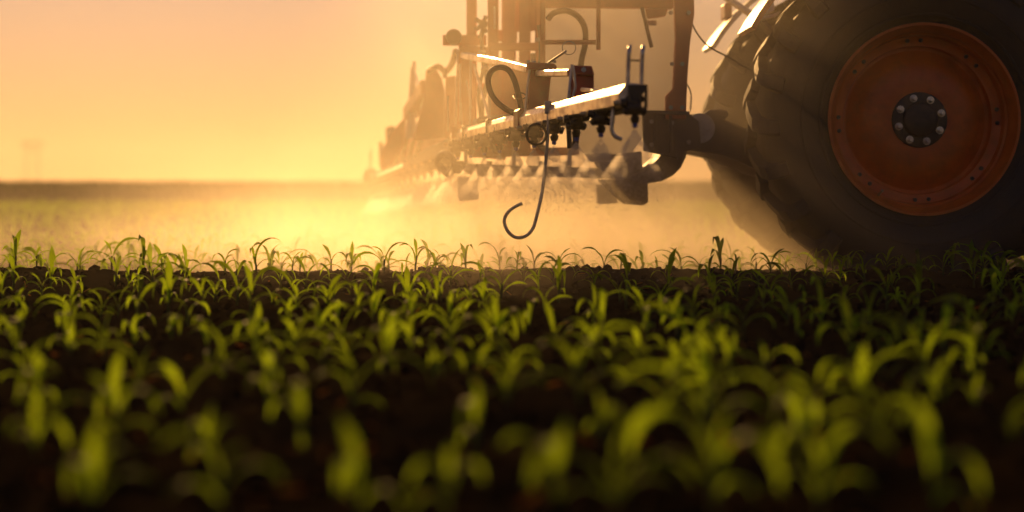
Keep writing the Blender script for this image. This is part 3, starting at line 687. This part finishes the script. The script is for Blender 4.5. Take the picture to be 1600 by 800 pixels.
# red brackets standing on the beam
rb = splate('boom_bracket', 'red_paint', [(829, 104), (862, 108), (855, 176), (822, 188)], 10.15, .035)
sbar('bracket_lit_edge', 'pale_steel', P(828, 104, 10.14), P(819, 190, 10.14), .013, .03, parent=rb)  # pale strip stands for sunlight along the red bracket's left edge
cap = splate('bracket_cap', 'red_paint', [(822, 100), (828, 97), (866, 99), (871, 105), (866, 110), (824, 108)], 10.10, .12, parent=rb)
for x in (826, 834, 866): MB().lathe([(.001, .012), (.009, .012), (.011, 0)], 8, 'Z', P(x, 98, 10.15)).build('bracket_bolt', 'grey_steel', rb)
ar = srod('marker_arm', 'grey_steel', [P(856, 99, 10.0), P(884, 80, 9.8)], .006)
MB().lathe([(.030, -.003), (.034, -.003), (.034, .003), (.030, .003)], 24, 'Y', P(889, 75, 9.78), True).build('marker_ring', 'grey_steel', ar)
rb2 = splate('boom_bracket', 'red_paint', [(897, 117), (928, 118), (928, 146), (905, 154), (896, 158)], 9.2, .05)
splate('bracket_cap', 'red_paint', [(894, 102), (925, 103), (929, 118), (899, 116)], 9.14, .12, parent=rb2)
MB().lathe([(.001, -.012), (.010, -.012), (.012, 0)], 8, 'Y', P(912, 109, 9.14)).build('bracket_bolt', 'grey_steel', rb2)
sbar('bracket_leg', 'pale_steel', P(894, 101, 9.15), P(886, 176, 9.12), .014, .02, parent=rb2)
srod('bracket_leg', 'pale_steel', [P(895, 102, 9.1), P(899, 134, 9.1), P(896, 150, 9.1), P(892, 188, 9.1)], .006, 8, parent=rb2)
splate('bracket_web', 'red_paint', [(894, 118), (898, 136), (893, 182), (886, 178)], 9.13, .02, .002, parent=rb2)
sbar('beam_leg', 'dark_frame', P(888, 190, 9.25), P(890, 232, 9.25), .022, .022)
sbar('beam_leg', 'dark_frame', P(903, 185, 9.2), P(898, 233, 9.2), .03, .03)
# hose loop over the beam
HD = 10.3
srod('looped_hose', 'black_rubber_hose', [P(806, 178, HD), P(793, 172, HD), P(777, 160, HD + .03), P(766, 143, HD + .05), P(763, 124, HD + .05), P(769, 110, HD + .03), P(782, 105, HD), P(795, 110, HD - .03), P(804, 126, HD - .05), P(810, 148, HD - .07), P(815, 172, HD - .08), P(820, 194, HD - .08), P(826, 207, HD - .06), P(836, 214, HD - .02)], .0145, 14)
t_ = [P(808 + 6 * math.cos(k * .7), 150 + 6 * math.sin(k * .7), HD - .05 + .03 * math.sin(k * .7)) for k in range(10)]
srod('hose_tie', 'black_plastic', [P(802, 150, HD - .03), P(805, 154, HD - .1), P(815, 155, HD - .1), P(822, 151, HD - .03), P(818, 146, HD + .02), P(808, 145, HD + .02), P(802, 150, HD - .03)], .003, 6)
# long hanging rod with a curled end, clamped to the beam
kd = on_px(862) - .12
hk = srod('hanging_hook', 'grey_steel', [P(857, 165, kd), P(857, 190, kd), P(853, 250, kd), P(847, 300, kd), P(838, 340, kd), P(832, 358, kd), P(821, 369, kd), P(806, 371, kd), P(794, 362, kd), P(788, 347, kd), P(792, 334, kd), P(803, 324, kd), P(816, 318, kd)], .0082, 12)
MB().lathe([(.001, -.05), (.022, -.05), (.028, -.04), (.028, 0), (.034, .005), (.034, .03), (.001, .03)], 14, 'Y', P(862, 172, kd + .04)).build('hook_clamp', 'grey_steel', hk, True)
MB().box(P(856, 168, kd), (.03, .03, .06)).build('clamp_block', 'grey_steel', hk, False, .004)
ct = [P(838 + 15 * math.cos(t), 210 + 16 * math.sin(t), kd - .02 - .006 * t) for t in [-.9 + i * .35 for i in range(20)]]
srod('coiled_tube', 'black_rubber_hose', ct, .0065, 10, 2)

# nozzle bodies: turret with five caps, brass knob, blue tip
def nozzle(loc, first=[None], tilt=0.0):
    if first[0] is None:
        b = MB()
        b.bar((0, 0, .060), (0, 0, .020), .05, .055, .008)                       # saddle clamp under the beam
        b.lathe([(.001, .04), (.020, .04), (.022, .0), (.020, -.005), (.001, -.005)], 12, 'Z')
        b.lathe([(.001, -.026), (.026, -.026), (.030, -.018), (.030, .018), (.026, .026), (.001, .026)], 16, 'X', (0, 0, 0))
        for k in range(5):                                                       # turret arms
            t = -math.pi / 2 + k * 2 * math.pi / 5; d = Vector((math.cos(t) * .75, .25, math.sin(t) * .95))
            b.tube([d * .02, d * .042], .014, 8); b.tube([d * .040, d * .050, d * .058], .019, 8, .015)
        b.tube([(0, 0, -.04), (0, 0, -.062)], .020, 12, .014)
        b.lathe([(.001, 0), (.017, 0), (.019, .02), (.012, .028), (.001, .028)], 10, 'X', (-.055, .01, .018))
        o = b.build('nozzle', 'black_plastic', None, True)
        k1 = MB().lathe([(.001, -.020), (.010, -.018), (.012, -.004), (.012, .006), (.001, .006)], 10, 'X', (-.066, .0, .018)).build('nozzle_knob', 'brass', None, True); k1.parent = o
        k2 = MB().lathe([(.001, .006), (.010, .004), (.011, -.010), (.006, -.014), (.001, -.014)], 10, 'Z', (0, 0, -.066)).build('nozzle_tip', 'blue_plastic', None, True); k2.parent = o
        first[0] = o
        n = o
    else:
        n = first[0].copy(); C.objects.link(n)
        for ch in first[0].children:
            c = ch.copy(); C.objects.link(c); c.parent = n
    n.location = loc; n.rotation_euler = (0, 0, tilt); n.parent = sp; n.matrix_parent_inverse = world_of(sp).inverted()
    return n
tips = []
for i in range(10):
    y = 8.02 + .485 * i; c = beam(y); loc = c + Vector((-.004, -.02, -.072))
    if i == 0: loc = P(992, 168, 7.98)
    nozzle(loc, tilt=rng.uniform(-.3, .3)); tips.append(loc + Vector((0, 0, -.070)))
srod('feed_pipe', 'dark_frame', [beam(8.1) + Vector((.03, 0, -.055)), beam(12.4) + Vector((.03, 0, -.05))], .012, 8)

# far boom wing: goes away to the left behind the mast
def farb(t, dz=0.0, dx=0.0):
    a, c = P(712, 226, 13.2), P(580, 279, 21.0); return a + (c - a) * t + Vector((dx, 0, dz))
sbar('boom_beam', 'dark_frame', farb(0), farb(1), .09, .10, .01, w2=.06, h2=.08)
MB().prism([farb(0, .02, .02), farb(.40, .02, .02), farb(.72, .03, .02), farb(.66, .30, .02), farb(.36, .26, .02), farb(0, .10, .02)], (.04, 0, 0)).build('boom_web', 'orange_paint', sp, False, .006)
for k in range(5):
    t0 = .30 + k * .085; a = farb(t0, .02, -.04); c = farb(t0 - .07, .24 + .012 * k, -.02)
    sbar('truss_brace', 'pale_steel', a, c, .030, .030)
sbar('spray_pipe', 'pale_steel', farb(.38, -.04, -.06), farb(.74, -.04, -.06), .06, .05, .02)
sbar('boom_upright', 'pale_steel', P(648, 214, 15.5), P(647, 96, 15.5), .025, .03)
splate('boom_upright_fin', 'white_paint', [(634, 216), (647, 216), (647, 150), (644, 104), (642, 104)], 15.54, .02, .002)
srod('stay_rod', 'pale_steel', [P(648, 112, 15.4), P(677, 206, 14.2)], .007, 6)
srod('stay_rod', 'pale_steel', [P(660, 150, 15.0), P(655, 215, 15.0)], .007, 6)
MB().prism([P(x, y, 16.5) for x, y in ((634, 182), (633, 222), (614, 252), (604, 262), (596, 268), (593, 250), (598, 232), (610, 208))], (0, .10, 0)).build('folded_boom_arm', 'orange_paint', sp, False, .01)
splate('folded_boom_panel', 'orange_paint', [(665, 112), (671, 107), (682, 108), (690, 122), (694, 140), (694, 214), (655, 218), (648, 216), (655, 180), (664, 150)], 14.0, .12)
splate('folded_boom_panel', 'orange_paint', [(696, 120), (712, 118), (710, 216), (694, 216)], 13.6, .10)
sbar('folded_boom_strut', 'orange_paint', P(640, 178, 16.0), P(668, 136, 14.6), .10, .10)
sbar('folded_boom_strut', 'orange_paint', P(650, 216, 15.4), P(678, 150, 14.4), .06, .06)
srod('folded_boom_hose', 'black_rubber_hose', [P(668, 112, 13.9), P(684, 104, 13.9), P(696, 112, 13.8), P(706, 100, 13.6), P(712, 80, 13.4)], .020, 10)
sbar('folded_boom_pin', 'dark_frame', P(695, 106, 13.7), P(695, 122, 13.7), .03, .03)
sbar('boom_upright', 'dark_frame', P(607, 200, 18.5), P(608, 240, 18.5), .05, .05)
sbar('boom_upright', 'dark_frame', P(595, 222, 19.5), P(596, 262, 19.5), .04, .04)
splate('boom_flag', 'dark_frame', [(604, 198), (616, 197), (617, 204), (604, 206)], 18.5, .03, .002)
srod('boom_tip_rod', 'pale_steel', [P(579, 234, 20.8), P(578, 272, 20.8)], .010, 6)
MB().lathe([(.02, -.03), (.085, -.03), (.085, .03), (.02, .03)], 16, 'Y', P(580, 276, 21.05), True).build('boom_tip_ring', 'dark_frame', sp)
for i in range(14):
    loc = farb(.06 + .07 * i, -.085); nozzle(loc, tilt=rng.uniform(-.3, .3)); tips.append(loc + Vector((0, 0, -.078)))

# cable and chain between sprayer and tractor
srod('control_cable', 'black_rubber_hose', [P(1081, 36, 11.7), P(1088, 50, 11.65), P(1100, 66, 11.6), P(1116, 78, 11.6), P(1140, 90, 11.6), P(1160, 102, 11.6), P(1190, 116, 11.6)], .005, 8)
srod('safety_pin_cord', 'black_rubber_hose', [P(1072, 130, 11.7), P(1077, 138, 11.7), P(1080, 148, 11.7)], .004, 6)
for k in range(7):
    c = P(1080 - .2 * k, 150 + 3.6 * k, 11.7); r = .0075
    pts = [c + Vector(((r * .7 * math.cos(t)) * (1 if k % 2 else .25), (r * .7 * math.cos(t)) * (.25 if k % 2 else 1), r * 1.25 * math.sin(t))) for t in [i * math.pi / 5 for i in range(11)]]
    MB().tube(pts, .0022, 5).build('chain_link', 'grey_steel', sp, True)

# ------------------------------------------------------------------ spray: droplets and drifting mist
tet = np.array([(1, 1, 1), (1, -1, -1), (-1, 1, -1), (-1, -1, 1)]) / 1.732
tf = np.array([(0, 1, 2), (0, 3, 1), (0, 2, 3), (1, 3, 2)])
def droplets(P0, size):
    n = len(P0); rot = nrng.normal(size=(n, 4, 3)) * .25
    Vv = (tet[None] + rot) * size[:, None, None] + P0[:, None]
    return Vv.reshape(-1, 3), (tf[None] + (np.arange(n) * 4)[:, None, None]).reshape(-1, 3)
NEAR = ['boom end', 'second', 'third', 'fourth', 'fifth', 'sixth', 'seventh', 'eighth', 'ninth', 'tenth']
for i, tp in enumerate(tips):
    n = 1600 if i < 10 else 400
    dist = nrng.random(n) ** .75 * (.34 if i < 10 else .32)
    ang = np.clip(nrng.normal(.56, .10, n), 0, .8) * np.where(nrng.random(n) < .25, nrng.random(n), 1); ph = nrng.random(n) * 2 * np.pi
    p = np.stack([np.sin(ang) * np.cos(ph) * dist * .95, np.sin(ang) * np.sin(ph) * dist * .95, -np.cos(ang) * dist], -1)
    swirl = (dist / .30)[:, None] ** 2 * nrng.normal(size=(n, 3)) * .028; p += swirl; p[:, 0] -= (dist / .3) ** 2 * .02
    p += np.array(tp) + np.array([0, 0, -.012])
    Vv, Ff = droplets(p, (.0009 + .0015 * nrng.random(n) ** 2) * (1 if i < 10 else 1.7))
    tp2 = Vector(tp) + Vector((0, 0, -.010)); Lc = .24 if i < 10 else .20
    sh = MB(); n_ = 20
    ring = lambda r, z, wob: [Vector((r * math.cos(2 * math.pi * k / n_) * (1 + wob * math.sin(3.1 * k + i)) - .25 * z * z, r * math.sin(2 * math.pi * k / n_), -z)) for k in range(n_)]
    prof_ = [(.004, .0), (.30 * Lc, .45 * Lc), (.66 * Lc, Lc), (.50 * Lc, Lc * 1.02), (.20 * Lc, .47 * Lc), (.002, .02)]
    vs_ = [v for r, z in prof_ for v in ring(r, z, .06 if z > .1 else 0)]
    m_ = len(prof_)
    sh.add(vs_, [(q * n_ + k, q * n_ + (k + 1) % n_, ((q + 1) % m_) * n_ + (k + 1) % n_, ((q + 1) % m_) * n_ + k) for q in range(m_) for k in range(n_)])
    o = sh.build('spray_fan', 'spray_cone'); o.location = tp2
    tag(arrays_obj('droplets', Vv, Ff, 'water_droplet', o), kind='stuff')
    if i < 10: lab = 'fan of fine spray under the nozzle at the near boom end' if i == 0 else f'fan of fine spray under the {NEAR[i]} nozzle from the near boom end'
    else: lab = f'small hazy spray fan under the {ordinal(i - 9)} nozzle of the far boom wing'
    tag(o, lab, 'spray', 'spray fans under the boom', 'thing')
# stray droplets hanging about under the boom
n = 2500; t = nrng.random(n); q0 = np.array([tuple(beam(8.0))]); q1 = np.array([tuple(beam(12.5))])
p = q0 + (q1 - q0) * t[:, None]; p[:, 2] = .60 - .45 * nrng.random(n) ** 1.6 + nrng.normal(size=n) * .05
p[:, 0] += nrng.normal(size=n) * .16 - .25 * (0.6 - p[:, 2]) * nrng.random(n); p[:, 1] += nrng.normal(size=n) * .2
Vv, Ff = droplets(p, .0010 + .0012 * nrng.random(n) ** 2)
tag(arrays_obj('spray_droplets', Vv, Ff, 'water_droplet'), 'loose fine droplets drifting below the near boom wing', 'droplets', None, 'stuff')

class E:                                        # tiny expression builder for shader math
    t = None
    def __init__(s, sock): s.s = sock
    @staticmethod
    def op(name, *a):
        n = E.t.nodes.new('ShaderNodeMath'); n.operation = name
        for i, q in enumerate(a):
            if isinstance(q, E): E.t.links.new(q.s, n.inputs[i])
            else: n.inputs[i].default_value = q
        return E(n.outputs[0])
    def __add__(s, o): return E.op('ADD', s, o)
    def __radd__(s, o): return E.op('ADD', s, o)
    def __sub__(s, o): return E.op('SUBTRACT', s, o)
    def __rsub__(s, o): return E.op('SUBTRACT', o, s)
    def __mul__(s, o): return E.op('MULTIPLY', s, o)
    __rmul__ = __mul__
    def __truediv__(s, o): return E.op('DIVIDE', s, o)
def mx(a, b): return E.op('MAXIMUM', a, b)
def mn(a, b): return E.op('MINIMUM', a, b)
def ex(a): return E.op('EXPONENT', a)
def sstep(v, a, b):
    n = E.t.nodes.new('ShaderNodeMapRange'); n.interpolation_type = 'SMOOTHSTEP'; n.inputs[1].default_value = a; n.inputs[2].default_value = b
    E.t.links.new(v.s, n.inputs[0]); return E(n.outputs[0])

def mist_box(name, lo, hi, density_fn, col, g, label, rate=1.0):
    c = [(a + b) / 2 for a, b in zip(lo, hi)]; s = [b - a for a, b in zip(lo, hi)]
    m = bpy.data.materials.new(name); t = nodes_of(m); E.t = t
    t.nodes.remove(t.nodes['Principled BSDF']); out = t.nodes['Material Output']
    pv = t.nodes.new('ShaderNodeVolumePrincipled'); pv.inputs['Color'].default_value = (*col, 1); pv.inputs['Anisotropy'].default_value = g
    t.links.new(pv.outputs[0], out.inputs['Volume'])
    if callable(density_fn):
        ge = t.nodes.new('ShaderNodeNewGeometry'); sx = t.nodes.new('ShaderNodeSeparateXYZ'); t.links.new(ge.outputs['Position'], sx.inputs[0])
        nz = t.nodes.new('ShaderNodeTexNoise'); nz.inputs['Scale'].default_value = 1.2; nz.inputs['Detail'].default_value = 2; nz.inputs['Roughness'].default_value = .6
        t.links.new(ge.outputs['Position'], nz.inputs['Vector'])
        d = density_fn(E(sx.outputs[0]), E(sx.outputs[1]), E(sx.outputs[2]), E(nz.outputs['Fac']))
        t.links.new(d.s, pv.inputs['Density'])
    else: pv.inputs['Density'].default_value = density_fn
    MATS[name] = m
    m.cycles.volume_step_rate = rate
    o = MB().box(c, s).build(name, name)
    return tag(o, label, 'mist', None, 'stuff')
def mist_density(x, y, z, n):
    d = x - (1.95 - .186 * y)                               # distance right (+) or left (-) of the boom line
    wide = mn(ex(mn(d * 1.0 + .4, 0.0)), ex(mn(d * -1.2 + 2.3, 0.0)))
    near = ex(mn(d * 4.2 + 1.2, 0.0)) * (1.0 - sstep(y, 11.2, 13.8))
    along = sstep(y, 8.0, 12.0) * (1.0 - sstep(y, 12.5, 23.0))
    nn = mx((n - .30) * 3.2, 0.12)
    return along * nn * (wide * (.25 + .75 * sstep(y, 9.6, 12.4)) * ex(mx(z, 0.0) * -3.8) * 0.95 + near * (1.0 - sstep(z, 0.9, 2.9)) * (1.0 - sstep(d, 0.8, 1.8)) * 0.25)
mist_box('spray_mist', (-5.5, 7.9, -.12), (3.8, 23.0, 2.9), mist_density, (1.0, .90, .72), .74, 'golden spray mist drifting low beneath and behind the boom', 2.2)
mist_box('haze', (-1200, -6, -1.2), (1200, 1500, 26.0), 0.0009, (1.0, .88, .70), .5, 'thin warm evening haze over the whole field')
